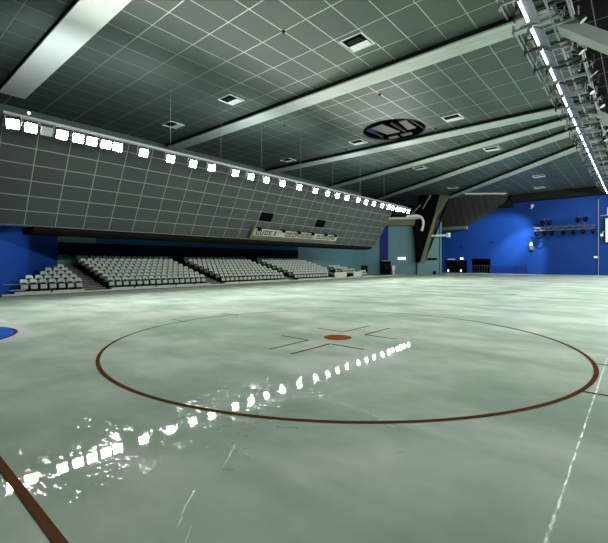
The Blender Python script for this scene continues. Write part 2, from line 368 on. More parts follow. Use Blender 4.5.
# ------------------------------------------------------------------ bulkhead
bh = thing('tiled_bulkhead', 'grey tiled leaning bulkhead hanging over the seating stands', 'bulkhead', (0, 0, 0))
B0, B1 = 3.77, 34.5
def bv(z): return 20.15 - (z-3.15)*(20.15-17.9)/(7.1-3.15)
MB().prism([(17.9, 7.1), (20.15, 3.15), (20.9, 3.15), (19.0, 7.1)], 0, B0, B1).build('panel_face', 'bulk', bh)
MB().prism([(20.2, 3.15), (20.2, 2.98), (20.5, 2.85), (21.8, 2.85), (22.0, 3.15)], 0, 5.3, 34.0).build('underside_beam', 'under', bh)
MB().box((B0-.05, 17.78, 7.06), (36.9, 18.02, 7.16)).build('top_rail', 'steel', bh)
MB().box((B0, 17.42, 6.92), (36.9, 17.47, 6.97)).build('lamp_rail', 'greysteel', bh)
MB().box((34.5, 17.85, 6.3), (36.9, 18.1, 7.06)).build('rail_extension', 'char', bh)
for k in range(14):
    u = 4.2+2.4*k; MB().box((u-.03, 17.44, 6.93), (u+.03, 17.98, 6.97)).build('rail_arm', 'greysteel', bh)
for u in (18.55, 24.5):
    z0, z1 = 4.37, 4.93
    e = .012
    MB().poly([(u-.58, bv(z0)-e, z0), (u+.58, bv(z0)-e, z0), (u+.58, bv(z1)-e, z1), (u-.58, bv(z1)-e, z1),
               (u-.58, bv(z0)+.05, z0), (u+.58, bv(z0)+.05, z0), (u+.58, bv(z1)+.05, z1), (u-.58, bv(z1)+.05, z1)],
              [(0, 1, 2, 3), (4, 5, 6, 7), (0, 1, 5, 4), (1, 2, 6, 5), (2, 3, 7, 6), (3, 0, 4, 7)]).build('hatch', 'black', bh)
for u in (10.8, 14.0, 17.2, 21, 24.8, 28.8, 33):
    MB().bar((u, 18.3, 7.05), (u, 18.3, ZC), .009).build('hanger_rod', 'greysteel', bh)

# sign strip with six little lamps
sg = thing('sign_strip', 'long cream strip with worn dark lettering low on the bulkhead', 'sign', (0, 0, 0))
def on_bulk(u, z, off): return (u, bv(z)-off*.87, z-off*.5)
def bq(mb, u0, u1, z0, z1, o0, o1, mi=0):
    P = [on_bulk(u, z, o) for o in (o0, o1) for u, z in ((u0, z0), (u1, z0), (u1, z1), (u0, z1))]
    return mb.poly(P, [(0, 1, 2, 3), (4, 5, 6, 7), (0, 1, 5, 4), (1, 2, 6, 5), (2, 3, 7, 6), (3, 0, 4, 7)], mi)
bq(MB(), 17.7, 27.3, 3.48, 3.92, .10, .16).build('board', 'cream', sg)
def glyph(u, w, kind):
    g = MB()
    a = lambda x0, x1, z0, z1: bq(g, u+x0*w, u+x1*w, 3.55+z0*.3, 3.55+z1*.3, .16, .168)
    if 'l' in kind: a(0, .22, 0, 1)
    if 'r' in kind: a(.68, .9, 0, 1)
    if 't' in kind: a(0, .9, .8, 1)
    if 'b' in kind: a(0, .9, 0, .2)
    if 'm' in kind: a(0, .9, .42, .6)
    if 'c' in kind: a(.34, .56, 0, 1)
    g.build('letter', 'dark', sg)
kinds = ['lrtb', 'lrb', 'lrtb', 'lbtm', 'cr', 'lrtm', 'lrtb', 'ltbm', 'lrtb', 'lrm', 'lrtb', 'ltb']
u = 18.0
for i in range(5): glyph(u, .34, kinds[i]); u += .40
u = 20.9
for i in range(9): glyph(u, .32, kinds[(i*5+2) % 12]); u += .37
u = 24.5
for i in range(7): glyph(u, .32, kinds[(i*7+6) % 12]); u += .37
bq(bq(MB(), 17.7, 27.3, 3.30, 3.42, .06, .14), 17.6, 17.75, 3.28, 4.0, .05, .2).build('lower_rail', 'olive', sg)
for u in (17.95, 20.3, 22.0, 23.6, 25.3, 26.6):
    mb = MB().path([on_bulk(u, 3.95, .05), on_bulk(u, 4.05, .3), on_bulk(u, 4.0, .42)], .025)
    bq(mb, u-.12, u+.12, 3.93, 4.06, .36, .5).build('sign_lamp', 'black', sg)

# ------------------------------------------------------------------ floodlights
FU = [3.94, 4.49, 5.01, 5.54, 6.13, 6.66, 7.23, 7.72, 8.91, 10.28, 11.55, 12.71, 14.32, 15.5, 16.76, 18.2, 19.82, 21.54, 22.98, 24.21, 25.47, 27.08, 28.31, 29.6, 31.03, 32.25, 32.97, 33.91, 34.54, 35.31, 36.24]
def flood(lens):
    t = thing('floodlight', '', 'floodlight', (0, 0, 0), 0, 'floodlights along the bulkhead top')
    T = Matrix.Rotation(math.radians(22), 4, 'X')        # lens faces -y and down
    MB().prism([(-.02, -.17), (-.02, .17), (.12, .13), (.22, .06), (.22, -.06), (.12, -.13)], 0, -.2, .2).build('housing', 'greysteel', t).matrix_local = T
    lb = MB().box((-.185, -.035, -.16), (.185, -.021, .16)).build('lens', lens, t); lb.matrix_local = T
    MB().bar((-.24, .08, 0), (-.24, .03, .3), .018).bar((.24, .08, 0), (.24, .03, .3), .018).bar((-.24, .03, .3), (.24, .03, .3), .018).bar((-.24, .08, 0), (-.2, .08, 0), .02).bar((.24, .08, 0), (.2, .08, 0), .02).build('bracket', 'steel', t)
    return t
f_on, f_warm, f_off = flood('lamp'), flood('lampwarm'), flood('lampoff')
first = set()
for i, u in enumerate(FU):
    src = f_off if i == 2 else f_warm if i in (0, 1, 20) else f_on
    loc = (u, 17.42, 6.63)
    n = len(FU)
    if i == 2: lab = 'unlit square floodlight between lit ones near the left end of bulkhead'
    else:
        pos = ORD[i] + ' floodlight from the near left end' if i < n//2+2 else (('' if i == n-1 else ORD[n-1-i] + ' from ') + 'last floodlight at the far right end')
        if i >= n//2+2: pos = 'last floodlight at the far right end' if i == n-1 else ORD[n-1-i] + ' floodlight before the last at far right end'
        lab = ('lit warm white ' if src is f_warm else 'lit white ') + pos + ' of bulkhead'
    if src not in first: first.add(src); o = src; o.location = loc; o['label'] = lab
    else: o = dup(src, loc, 0, lab)
    yaw = -.35 if i == 0 else random.uniform(-.08, .08)
    o.rotation_euler = (0, 0, yaw)
rs = thing('rail_spotlight', 'tiny bright spotlight on the rail above the first floodlights', 'spotlight', (4.5, 17.75, 7.16))
MB().bar((0, 0, 0), (0, 0, .08), .02).bar((0, .06, .12), (0, -.06, .1), .06, 10).build('can', 'steel', rs); MB().bar((0, -.062, .1), (0, -.075, .1), .05, 10).build('lens', 'smalllamp', rs)

# ------------------------------------------------------------------ stands and seats
PITCH, DEP, RISE, F0, V0 = .405, .657, .18, .08, 22.5
BS = [1.88+7.75*i for i in range(5)]
def floor_z(r): return F0 + RISE*r
def stand(name, u0, u1, rows, label, r0=0):
    t = thing(name, label, 'seating stand', (u0, V0, 0))
    prof = [(-.35, -.02), (-.35, floor_z(r0))]
    for r in range(r0, rows):
        prof += [((r+1)*DEP-.32, floor_z(r)), ((r+1)*DEP-.32, floor_z(r+1) if r < rows-1 else floor_z(r))]
    prof += [(rows*DEP+.1, floor_z(rows-1)), (rows*DEP+.1, -.02)]
    clean = [prof[0]]
    for p_ in prof[1:]:
        if (abs(p_[0]-clean[-1][0])+abs(p_[1]-clean[-1][1])) > 1e-5: clean.append(p_)
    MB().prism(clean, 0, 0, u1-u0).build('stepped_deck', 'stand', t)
    # pale kick boards in front of the first row
    n = max(1, round((u1-u0)/1.3)); w = (u1-u0)/n
    for i in range(n):
        MB().box((i*w+.05, -.52, -.0), ((i+1)*w-.05, -.36, .17)).build('kick_board', 'kerb', t)
    return t
CH_U = lambda v: 8.65 - (28-v)*.5708/.8211          # near chamfer wall line
t0 = stand('seating_stand', 5.0, 8.1, 1, 'small dark stand with few seats beside the blue wall')
for r in range(1, 7):                                 # steps follow the slanting wall
    a = CH_U(V0+r*DEP+.34)+.15
    MB().box((max(a, 5.0)-5.0, r*DEP-.32, -.02), (3.1, (r+1)*DEP-.32, floor_z(r))).build('stepped_deck', 'stand', t0)
stand('seating_stand', BS[1]-.25, BS[1]+16*PITCH-.1, 8, 'dark stepped stand under the large seating block nearest the blue wall')
stand('seating_stand', BS[2]-.25, BS[2]+16*PITCH-.1, 8, 'dark stepped stand under the middle seating block')
stand('seating_stand', BS[3]-.25, BS[3]+16*PITCH-.1, 8, 'dark stepped stand under the far large seating block')
stand('seating_stand', BS[4]-.25, BS[4]+11*PITCH, 4, 'low dark stand under the small block at far right')
# aisle stairs between the blocks
def aisle(u0, u1, label):
    t = thing('aisle_stairs', label, 'stairs', (u0, V0, 0)); n = 15
    for i in range(n):
        a, b = -.35+i*(8*DEP+.35)/n, -.35+(i+1)*(8*DEP+.35)/n; z = floor_z(0)+.0+i*RISE*7/(n-1)
        st = MB().box((0, a, -.02), (u1-u0, b, z)).build('step', 'tread', t)
        MB().box((0, a-.02, z-.03), (u1-u0, a+.07, z+.012)).build('nosing', 'nosing', st)
aisle(8.14, BS[1]-.28, 'dark aisle stairs with pale nosings left of the first large block')
aisle(BS[1]+16*PITCH-.06, BS[2]-.28, 'dark aisle stairs between the first and middle large blocks')
aisle(BS[2]+16*PITCH-.06, BS[3]-.28, 'dark aisle stairs between the middle and far large blocks')
aisle(BS[3]+16*PITCH-.06, BS[4]-.28, 'dark aisle stairs right of the far large block')
tag(MB().box((4.5, 21.72, -.02), (44.3, 22.0, .10)).box((4.5, 21.69, .0), (44.3, 21.72, .025), 1).build('kerb', ['kerb', 'dark']), 'long pale concrete kerb between the ice and the stands', 'kerb')
tag(MB().box((4.9, 22.2, .22), (5.5, 22.24, .27)).bar((4.55, 22.25, .52), (5.45, 22.25, .52), .018).bar((4.55, 22.25, -.02), (4.55, 22.25, .52), .015).bar((5.45, 22.25, 0), (5.45, 22.25, .52), .015).build('guard_rail', 'greysteel'), 'thin grey guard rail left of the small seat block', 'railing')

def make_seat():
    t = thing('stadium_seat', '', 'seat', (0, 0, 0))
    # back shell: curved, rounded top
    mb = MB(); nx, nz = 5, 5; pts = []
    for k in (0, 1):
        for j in range(nz):
            z = .46 + .20*j/(nz-1)
            half = .16 if j < nz-2 else (.15 if j == nz-2 else .115)
            for i in range(nx):
                x = -half + 2*half*i/(nx-1); bow = .05*(x/.165)**2
                pts.append((x, .10 + .07*j/(nz-1) - bow + (.035 if k else 0), z))
    fs = []; n1 = nx*nz
    for j in range(nz-1):
        for i in range(nx-1):
            a = j*nx+i; fs += [(a, a+1, a+nx+1, a+nx), (n1+a, n1+a+nx, n1+a+nx+1, n1+a+1)]
    bd = [i for i in range(nx)] + [j*nx+nx-1 for j in range(1, nz)] + [(nz-1)*nx+i for i in range(nx-2, -1, -1)] + [j*nx for j in range(nz-2, 0, -1)]
    for a, b in zip(bd, bd[1:]+bd[:1]): fs.append((a, b, n1+b, n1+a))
    mb.poly(pts, fs).build('backrest', 'seat', t, smooth=True)
    MB().prism([(-.10, .20), (-.03, .17), (.05, .37), (.0, .40), (-.06, .39)], 0, -.15, .15).build('seat_pan', 'seat2', t, bevel=.015)
    MB().box((-.15, .09, .0), (.15, .13, .5)).box((-.15, .02, .0), (-.11, .1, .32)).box((.11, .02, 0), (.15, .1, .32)).box((-.19, .03, .28), (-.165, .14, .36)).box((.165, .03, .28), (.19, .14, .36)).box((-.19, .05, .28), (.19, .09, .32)).build('support_frame', 'dark', t)
    return t
seat0 = make_seat(); used = False
BLOCK = ['small block beside the blue wall', 'first large block', 'middle large block', 'far large block', 'small far right block']
rest = []
def add_seat(b, r, i, idx, rowname):
    global used
    loc = (BS[b]+PITCH*i+.0, V0+DEP*r, floor_z(r)); lab = f'pale grey stadium seat, {ORD[idx]} from left, {rowname}, {BLOCK[b]}'
    if not used: o = seat0; used = True; o.location = loc; o['label'] = lab
    else: o = dup(seat0, loc, None, lab)
    o['group'] = 'stadium seats in the ' + BLOCK[b]
ROW = ['front row', 'second row', 'third row', 'fourth row', 'fifth row', 'sixth row', 'seventh row', 'back row']
for r, s in enumerate((9, 10, 12, 13, 15)):
    if r == 4: add_seat(0, r, 15, 0, 'top row')
    else:
        for k, i in enumerate(range(s, 16)): add_seat(0, r, i, k, ROW[r])
for b in (1, 2):
    for r in range(8):
        for i in range(16): add_seat(b, r, i, i, ROW[r])
for r in range(8):
    for i in range(12 if r == 0 else 14 if r == 1 else 16):
        if r == 0 or (r == 1 and i < 11): add_seat(3, r, i, i, ROW[r])
        else: rest.append((BS[3]+PITCH*i, V0+DEP*r, floor_z(r)))
for r, rng in ((1, range(1, 7)), (2, range(0, 6)), (3, range(0, 5)), (0, range(7, 10))):
    for i in rng: rest.append((BS[4]+PITCH*i, V0+DEP*r, floor_z(r)))
# the far small seats, seen only as a mass
mb = MB()
srcs = [(c.data, k) for k, c in zip((0, 1, 2), seat0.children)]
for L in rest:
    for me, k in srcs:
        mb.poly([(v.co.x+L[0], v.co.y+L[1], v.co.z+L[2]) for v in me.vertices], [tuple(p.vertices) for p in me.polygons], k)
tag(mb.build('distant_stadium_seats', ['seat', 'seat2', 'dark']), 'rows of pale seats in the far block and beyond', 'seats', None, 'stuff')
# pale barrier boards before the far blocks
def board(u0, u1, label):
    t = thing('barrier_board', label, 'barrier', (u0, 21.80, .1), 0, 'barrier boards before the far seats')
    MB().box((0, 0, .02), (u1-u0, .06, .54)).build('panel', 'kerb', t, bevel=.01); [MB().box((a, -.03, 0), (a+.1, .12, .05)).build('foot', 'dark', t) for a in (.1, u1-u0-.2)]
board(29.9, 31.9, 'pale barrier board before the far large seating block')
board(33.1, 34.6, 'pale barrier board before the small far right block')

# ------------------------------------------------------------------ ice markings
MZ = .004
def flat(name, polys, mat, parent=None, z=MZ):
    mb = MB()
    for p in polys: mb.poly([(x, y, z) for x, y in p], [tuple(range(len(p)))])
    o = mb.build(name, mat, parent)
    for p in o.data.polygons:
        if p.normal.z < 0: p.flip()
    return o
def ringpoly(cx, cy, r, w, a0=0, a1=2*math.pi, n=128):
    P = []
    for i in range(n):
        s, e = a0+(a1-a0)*i/n, a0+(a1-a0)*(i+1)/n
        P.append([(cx+(r-w/2)*math.cos(s), cy+(r-w/2)*math.sin(s)), (cx+(r+w/2)*math.cos(s), cy+(r+w/2)*math.sin(s)), (cx+(r+w/2)*math.cos(e), cy+(r+w/2)*math.sin(e)), (cx+(r-w/2)*math.cos(e), cy+(r-w/2)*math.sin(e))])
    return P
def rc(x0, y0, x1, y1): return [(x0, y0), (x1, y0), (x1, y1), (x0, y1)]
FO = (6.6, 4.74); RC = 4.38
fo = thing('face_off_circle', 'large red brown face-off circle painted on the ice', 'rink marking', (*FO, 0))
flat('circle_line', ringpoly(.02, .09, RC, .058), 'red', fo)
flat('face_off_spot', [[(.29*math.cos(t), .29*math.sin(t)) for t in [2*math.pi*i/32 for i in range(32)]]], 'rust', fo)
for su in (-1, 1):
    for sv in (-1, 1):
        x0, y0 = su*.62, sv*.27
        flat('corner_mark', [rc(x0, y0-.025, x0+su*1.1, y0+.025), rc(x0-.025, y0, x0+.025, y0+sv*.75)], 'red', fo)
for su in (-.85, .85):
    for sv in (-1, 1): flat('hash_mark', [rc(su-.02, sv*4.20, su+.02, sv*(4.9 if sv > 0 else 4.6))], 'red', fo)
tag(flat('goal_line', [rc(.735, -3, .795, 21.6)], 'redpale'), 'broad red brown goal line crossing the near ice', 'rink marking')
gc = thing('goal_crease', 'blue goal crease with red edge and pale border at left', 'rink marking', (.72, 11.0, 0))
half = lambda r: [(r*math.cos(t), r*math.sin(t)) for t in [-math.pi/2+math.pi*i/40 for i in range(41)]]
flat('pale_border', [half(2.05)], 'creasewhite', gc, .0025); flat('blue_area', [half(1.75)], 'creaseblue', gc, .004)
flat('red_edge', ringpoly(0, 0, 1.78, .07, -math.pi/2, math.pi/2, 48), 'red', gc, .006)
tag(flat('blue_line', [rc(20.0, -6, 20.22, 21.6)], 'fadeline'), 'faded grey line crossing the ice beyond the circle', 'rink marking')
tag(flat('centre_line', [rc(25.4, -6, 25.62, 21.6)], 'fadeline'), 'faint farther line crossing the ice near the rink centre', 'rink marking')
tag(flat('neutral_spot', [[(20.9+.3*math.cos(t), 4.74+.3*math.sin(t)) for t in [2*math.pi*i/24 for i in range(24)]]], 'fadeline', None, .006), 'small faded dark spot on the ice beyond the circle', 'rink marking')
# skate scratches: thin wet ridges of ice, where the photo shows them (points on the ice)
SCR = [[(2.02, 3.55), (2.35, 3.45), (2.75, 3.35), (3.2, 3.2)], [(3.0, 3.9), (3.2, 3.65), (3.3, 3.4), (3.25, 3.1)], [(3.7, 4.9), (3.95, 4.75), (4.2, 4.8)],
       [(4.9, 4.9), (4.8, 4.4), (4.65, 3.9), (4.6, 3.6)], [(3.4, 3.1), (3.6, 2.9), (3.75, 2.75), (4.0, 2.72)], [(3.6, 2.5), (3.55, 2.2), (3.4, 1.9), (3.3, 1.65)],
       [(2.3, 3.0), (2.5, 2.85), (2.75, 2.7)], [(1.85, 2.4), (2.0, 2.5), (2.15, 2.62)], [(1.25, 2.05), (1.4, 2.2), (1.55, 2.3)], [(1.2, 1.9), (1.32, 2.0)],
       [(5.4, 4.4), (5.6, 3.9), (5.7, 3.6)], [(2.9, 1.5), (3.0, 1.45)], [(4.6, 5.3), (4.75, 5.0), (4.95, 4.95)]]
def ridge(mb, pts, w, hgt):
    V = [Vector((x, y, 0)) for x, y in pts]
    fine = []
    for a, b in zip(V, V[1:]):
        for k in range(7): fine.append(a.lerp(b, k/7)+Vector((random.gauss(0, .003), random.gauss(0, .003), 0)))
    fine.append(V[-1]); P = []
    for i, p in enumerate(fine):
        d = (fine[min(i+1, len(fine)-1)]-fine[max(i-1, 0)]).normalized(); n = Vector((-d.y, d.x, 0)); s = w*random.uniform(.25, 1.0)*(0.25 if i in (0, len(fine)-1) else 1)
        P += [tuple(p-n*s+Vector((0, 0, .001))), tuple(p+Vector((0, 0, .001+hgt*random.uniform(.3, 1)))), tuple(p+n*s+Vector((0, 0, .001)))]
    mb.poly(P, [f for i in range(len(fine)-1) for f in ((3*i, 3*i+1, 3*i+4, 3*i+3), (3*i+1, 3*i+2, 3*i+5, 3*i+4))])
mb = MB()
for s in SCR: ridge(mb, s, random.uniform(.005, .010), .003)
for i in range(60):
    x, y = random.gauss(2.6, .55), random.gauss(3.0, .45); a = random.gauss(2.2, .5); l = random.uniform(.04, .22)
    ridge(mb, [(x, y), (x+l*math.cos(a), y+l*math.sin(a))], random.uniform(.004, .009), .003)
for i in range(26):
    x, y = random.uniform(2.5, 14), random.uniform(.5, 13); a = random.gauss(2.2, .6); l = random.uniform(.05, .25)
    ridge(mb, [(x, y), (x+l*math.cos(a), y+l*math.sin(a))], random.uniform(.006, .012), .003)
tag(mb.build('ice_scratches', 'frost'), 'pale frosty skate scratches scattered on the wet ice', 'scratches', None, 'stuff')

# ------------------------------------------------------------------ ceiling fittings
def make_vent():
    t = thing('ceiling_vent', '', 'air vent', (0, 0, ZC), 0, 'square ceiling vents')
    o = MB(); a, b = .52, .30
    for (r0, z0), (r1, z1) in (((.55, -.005), (.52, -.035)), ((.52, -.035), (.36, .10))):
        A_ = [(sx*r0, sy*r0, z0) for sx, sy in ((-1, -1), (1, -1), (1, 1), (-1, 1))]; B2 = [(sx*r1, sy*r1, z1) for sx, sy in ((-1, -1), (1, -1), (1, 1), (-1, 1))]
        o.poly(A_+B2, [(i, (i+1) % 4, 4+(i+1) % 4, 4+i) for i in range(4)])
    o.build('frame', 'white', t)
    MB().poly([(-.44, -.44, -.015), (.44, -.44, -.015), (.44, .44, -.015), (-.44, .44, -.015)], [(0, 1, 2, 3)]).build('duct_mouth', 'black', t)
    lv = MB()
    for r in (.30, .18, .08): lv.poly([(sx*r, sy*r, -.03) for sx, sy in ((-1, -1), (1, -1), (1, 1), (-1, 1))]+[(sx*(r-.05), sy*(r-.05), -.022) for sx, sy in ((-1, -1), (1, -1), (1, 1), (-1, 1))], [(i, (i+1) % 4, 4+(i+1) % 4, 4+i) for i in range(4)])
    lv.build('louvre', 'dark', t)
    MB().poly([(.05, -.44, -.03), (.44, -.44, -.03), (.44, .44, -.03), (.05, .44, -.03)], [(0, 1, 2, 3)]).build('deflector', 'white', t)
    return t
v0 = make_vent()
VENTS = [((13.85, 8.95), 'large square ceiling vent between the two nearest beams, nearest the truss'), ((14.1, 17.5), 'square ceiling vent midway along the bay of the two nearest beams'),
         ((14.15, 23.6), 'dark square ceiling vent above the lamp row in the nearest bay'), ((25.7, 23.9), 'square ceiling vent near the lamps in the bay before the round opening'),
         ((25.35, 16.3), 'square ceiling vent left of the round opening'), ((25.0, 9.0), 'square ceiling vent right of the round opening'),
         ((33.9, 9.05), 'ceiling vent between slanting beams, nearer the truss'), ((36.2, 16.2), 'ceiling vent between slanting beams, farther from the truss'),
         ((48.4, 17.4), 'small far ceiling vent near the inclined column'), ((47.8, 8.1), 'upper of two pale vents on the far ceiling by the truss'), ((55.2, 9.3), 'lower of two pale vents on the far ceiling by the truss')]
for i, ((x, y), lab) in enumerate(VENTS):
    if i == 0: v0.location = (x, y, ZC-.005); v0['label'] = lab
    else: dup(v0, (x, y, ZC-.005), 0, lab)
def make_spr():
    t = thing('sprinkler_head', '', 'sprinkler', (0, 0, ZC), 0, 'ceiling sprinkler heads')
    MB().bar((0, 0, 0), (0, 0, -.05), .09, 10, r2=.06).build('cup', 'dark', t); MB().bar((0, 0, -.05), (0, 0, -.1), .03, 8).build('nozzle', 'dark', t); return t
s0 = make_spr()
SPR = [((11.28, 10.75), 'dark sprinkler head in the nearest ceiling bay by the large vent'), ((18.9, 10.75), 'dark sprinkler head just past the long beam, nearer the truss'), ((19.0, 18.0), 'dark sprinkler head just past the long beam, nearer the lamps'),
       ((26.2, 10.6), 'dark sprinkler head right of the round ceiling opening'), ((26.25, 18.0), 'dark sprinkler head left of the round ceiling opening'), ((32.0, 18.1), 'dark sprinkler head between straight and slanting beams, left'), ((30.3, 10.4), 'dark sprinkler head between straight and slanting beams, right')]
for i, ((x, y), lab) in enumerate(SPR):
    if i == 0: s0.location = (x, y, ZC); s0['label'] = lab
    else: dup(s0, (x, y, ZC), 0, lab)

# ------------------------------------------------------------------ long lighting truss with tubes
tr = thing('lighting_truss', 'long steel lighting truss hanging under the ceiling towards the far wall', 'truss', (0, 0, 0))
TU0, TU1 = 11.5, 58.4
for v, z in ((2.30, 9.95), (2.30, 10.3), (1.75, 9.95), (1.75, 10.3)):
    MB().bar((TU0, v, z), (TU1, v, z), .04, 8).build('chord', 'greysteel', tr)
lac = MB(); u = TU0; k = 0
while u < TU1-.6:
    for v in (1.75, 2.30):
        z0, z1 = (9.95, 10.3) if k % 2 else (10.3, 9.95); lac.bar((u, v, z0), (u+.6, v, z1), .018, 5)
    y0, y1 = (1.75, 2.3) if k % 2 else (2.3, 1.75); lac.bar((u, y0, 9.95), (u+.6, y1, 9.95), .018, 5); u += .6; k += 1
lac.build('lacing', 'trussdark', tr)
for v in (3.35, 3.75):
    MB().box((4, v-.03, ZC-.10), (58.4, v+.03, ZC-.06)).build('ceiling_track', 'steel', tr)
u = 11.8; k = 0
while u < 58:
    L = (1.15, .8, 1.0)[k % 3]; R_ = (.55, .9, .35, .75)[k % 4]
    cz = 9.82 + .07*(k % 3)
    am = MB().box((u-.03, 2.3-R_, cz-.03), (u+.03, 2.3+L, cz+.03)).box((u+.10, 2.3-R_*.8, cz+.1), (u+.15, 2.3+L*.8, cz+.15)).box((u-.03, 2.3+L-.06, cz-.12), (u+.15, 2.3+L, cz+.2)).box((u-.03, 2.3-R_, cz-.12), (u+.15, 2.3-R_+.06, cz+.2))
    am.build('cross_arm', ('trussdark', 'steel', 'greysteel', 'trussdark')[(k*3) % 4], tr)
    if k % 4 == 0: MB().bar((u, 2.05, 10.3), (u, 2.05, ZC), .025).build('hanger', 'greysteel', tr)
    u += .62; k += 1
def make_tube():
    t = thing('fluorescent_batten', '', 'tube light', (0, 0, 0), 0, 'tube lights along the lighting truss')
    MB().box((-.75, -.05, .05), (.75, .05, .12)).build('tray', 'greysteel', t)
    MB().bar((-.7, 0, 0), (.7, 0, 0), .036, 8).build('tube', 'tube', t)
    for a in (-.5, .5): MB().bar((a, 0, .1), (a, 0, .42), .012).bar((a, 0, .42), (a, -.56, .42), .012).build('hanger', 'greysteel', t)
    for a in (-.76, .70): MB().box((a, -.05, -.06), (a+.06, .05, .08)).build('end_cap', 'greysteel', t)
    MB().box((-.75, -.42, .0), (.75, -.09, .03)).build('reflector', 'reflector', t).rotation_euler = (.5, 0, 0)
    return t
tb = make_tube(); u = 12.4; k = 0; nT = 25
while k < nT:
    lab = ('tube light nearest the viewer on the long truss' if k == 0 else 'tube light at the far wall end of the long truss' if k == nT-1 else
           f'{ORD[k]} tube light from the near end of the long truss' if k < 13 else f'{ORD[nT-1-k]} tube light before the far end of the long truss')
    loc = (u, 2.86, 9.72)
    if k == 0: tb.location = loc; tb['label'] = lab
    else: dup(tb, loc, 0, lab)
    u += 1.87; k += 1
def make_par():
    t = thing('stage_light', '', 'stage light', (0, 0, 0), 0, 'stage lights on the long truss')
    T = Matrix.Rotation(math.radians(-35), 4, 'X')
    MB().bar((0, 0, 0), (0, 0, -.34), .09, 12, r2=.13).build('can', 'dark', t).matrix_local = T @ Matrix.Translation((0, 0, .12))
    MB().bar((0, 0, 0), (0, 0, -.01), .115, 12).build('lens', 'lampoff', t).matrix_local = T @ Matrix.Translation((0, 0, -.212))
    MB().path([(-.16, 0, -.02), (-.16, 0, .22), (.16, 0, .22), (.16, 0, -.02)], .018).build('yoke', 'steel', t)
    MB().bar((0, 0, .22), (0, 0, .34), .03).build('clamp', 'steel', t)
    return t
pr = make_par(); nP = 20; u = 13.2
for k in range(nP):
    lab = ('dark stage light nearest the viewer on the long truss' if k == 0 else 'last dark stage light at the far end of the long truss' if k == nP-1 else
           f'{ORD[k]} dark stage light from the near end of the truss' if k < 10 else f'{ORD[nP-1-k]} dark stage light before the far end of the truss')
    loc = (u, 1.5 if k % 2 else 1.75, 9.58)
    if k == 0: pr.location = loc; pr['label'] = lab
    else: dup(pr, loc, random.uniform(-.5, .5), lab)
    u += 2.3

# ------------------------------------------------------------------ far wall equipment
wt = thing('stage_truss', 'short lighting truss hung before the blue far wall', 'truss', (58.9, 7.3, 5.9))
for y in (-.2, .2):
    for z in (-.22, .22): MB().bar((y, -3.25, z), (y, 3.25, z), .042, 8).build('chord', 'stagesteel', wt)
lac = MB(); k = 0; v = -3.25
while v < 3.2:
    for x in (-.2, .2): lac.bar((x, v, -.22 if k % 2 else .22), (x, v+.5, .22 if k % 2 else -.22), .03, 5)
    v += .5; k += 1
lac.build('lacing', 'stagesteel', wt)
for v in (2.1, 1.6, -1.6, -2.2): MB().bar((.2, v, -.2), (.2, v, 1.5), .045).build('upright', 'stagesteel', wt)
MB().bar((.2, 2.6, 1.0), (.2, 1.2, 1.0), .04).bar((.2, -1.2, 1.1), (.2, -2.7, 1.1), .04).build('top_bar', 'dark', wt)
tag(MB().path([(58.9, 10.2+.9*math.cos(t)*.6-.3, 5.55-.75*math.sin(t)) for t in [math.pi*i/12 for i in range(13)]], .05).build('cable_loop', 'black'), 'black cable looping under the left end of the wall truss', 'cable')
def make_head():
    t = thing('moving_head_light', '', 'stage light', (0, 0, 0), 0, 'stage lights on the wall truss')
    MB().box((-.16, -.2, .0), (.16, .2, .14)).build('base', 'black', t, bevel=.02)
    MB().box((-.06, -.24, -.34), (.06, -.18, .02)).box((-.06, .18, -.34), (.06, .24, .02)).box((-.06, -.24, -.02), (.06, .24, .02)).build('yoke', 'black', t)
    MB().bar((-.18, 0, -.22), (.12, 0, -.42), .16, 12, r2=.13).build('head', 'black', t, bevel=.0)
    return t
mh = make_head(); HV = [10.2, 9.35, 8.4, 7.1, 6.1, 5.2, 4.2]
HV = [10.15, 9.3, 8.5, 7.25, 6.25, 5.25, 4.25]
HL = ['first', 'second', 'third', 'middle', 'fifth', 'sixth', 'rightmost']
for k, v in enumerate(HV):
    lab = f'black stage light hanging under the wall truss, {HL[k]}' + (' from left' if k not in (3, 6) else ' of seven')
    loc = (58.9, v, 5.54)
    if k == 0: mh.location = loc; mh['label'] = lab
    else: dup(mh, loc, 0, lab)
for k, (v, z) in enumerate(((9.55, 6.85), (8.8, 6.85), (5.75, 7.0), (5.0, 7.05))):
    o = dup(mh, (58.95, v, z), 0, 'black stage light standing above the wall truss, ' + ['leftmost', 'second from left', 'third from left', 'rightmost'][k])
sn = thing('led_screen', 'lavender lit screen on the far wall at the right edge', 'screen', (59.6, .4, 5.45))
MB().box((0, -2.75, -1.5), (.12, 2.75, 1.5)).build('frame', 'dark', sn); MB().box((-.02, -2.68, -1.43), (0, 2.68, 1.43)).build('display', 'screen', sn)
MB().box((.12, -2.5, -1.2), (.4, -2.3, 1.2)).box((.12, 2.3, -1.2), (.4, 2.5, 1.2)).build('wall_mount', 'dark', sn)
tag(MB().bar((59.9, 3.8, 0), (59.9, 3.8, 9.3), .05).build('wall_conduit', 'greysteel'), 'thin vertical conduit on the blue wall left of screen', 'conduit')
tag(MB().bar((59.5, 3.6, 7.25), (59.5, -1.5, 7.35), .05).bar((59.5, 2.9, 7.25), (59.5, 2.9, 8.2), .04).bar((59.5, 2.9, 7.8), (59.98, 2.9, 7.8), .04).build('bracket_pole', 'steel'), 'steel pole bracket above the lavender screen', 'bracket')
tag(MB().box((59.75, 3.85, 2.1), (60.0, 4.25, 2.35)).build('junction_box', 'white', bevel=.02), 'small white box low on the blue wall by the conduit', 'box')
tag(MB().box((59.7, 3.3, 4.75), (60.0, 3.6, 5.05)).bar((59.8, 3.45, 5.05), (59.8, 3.2, 5.4), .06).build('wall_speaker', 'white', bevel=.02), 'small white wall fixture left of the screen', 'fixture')
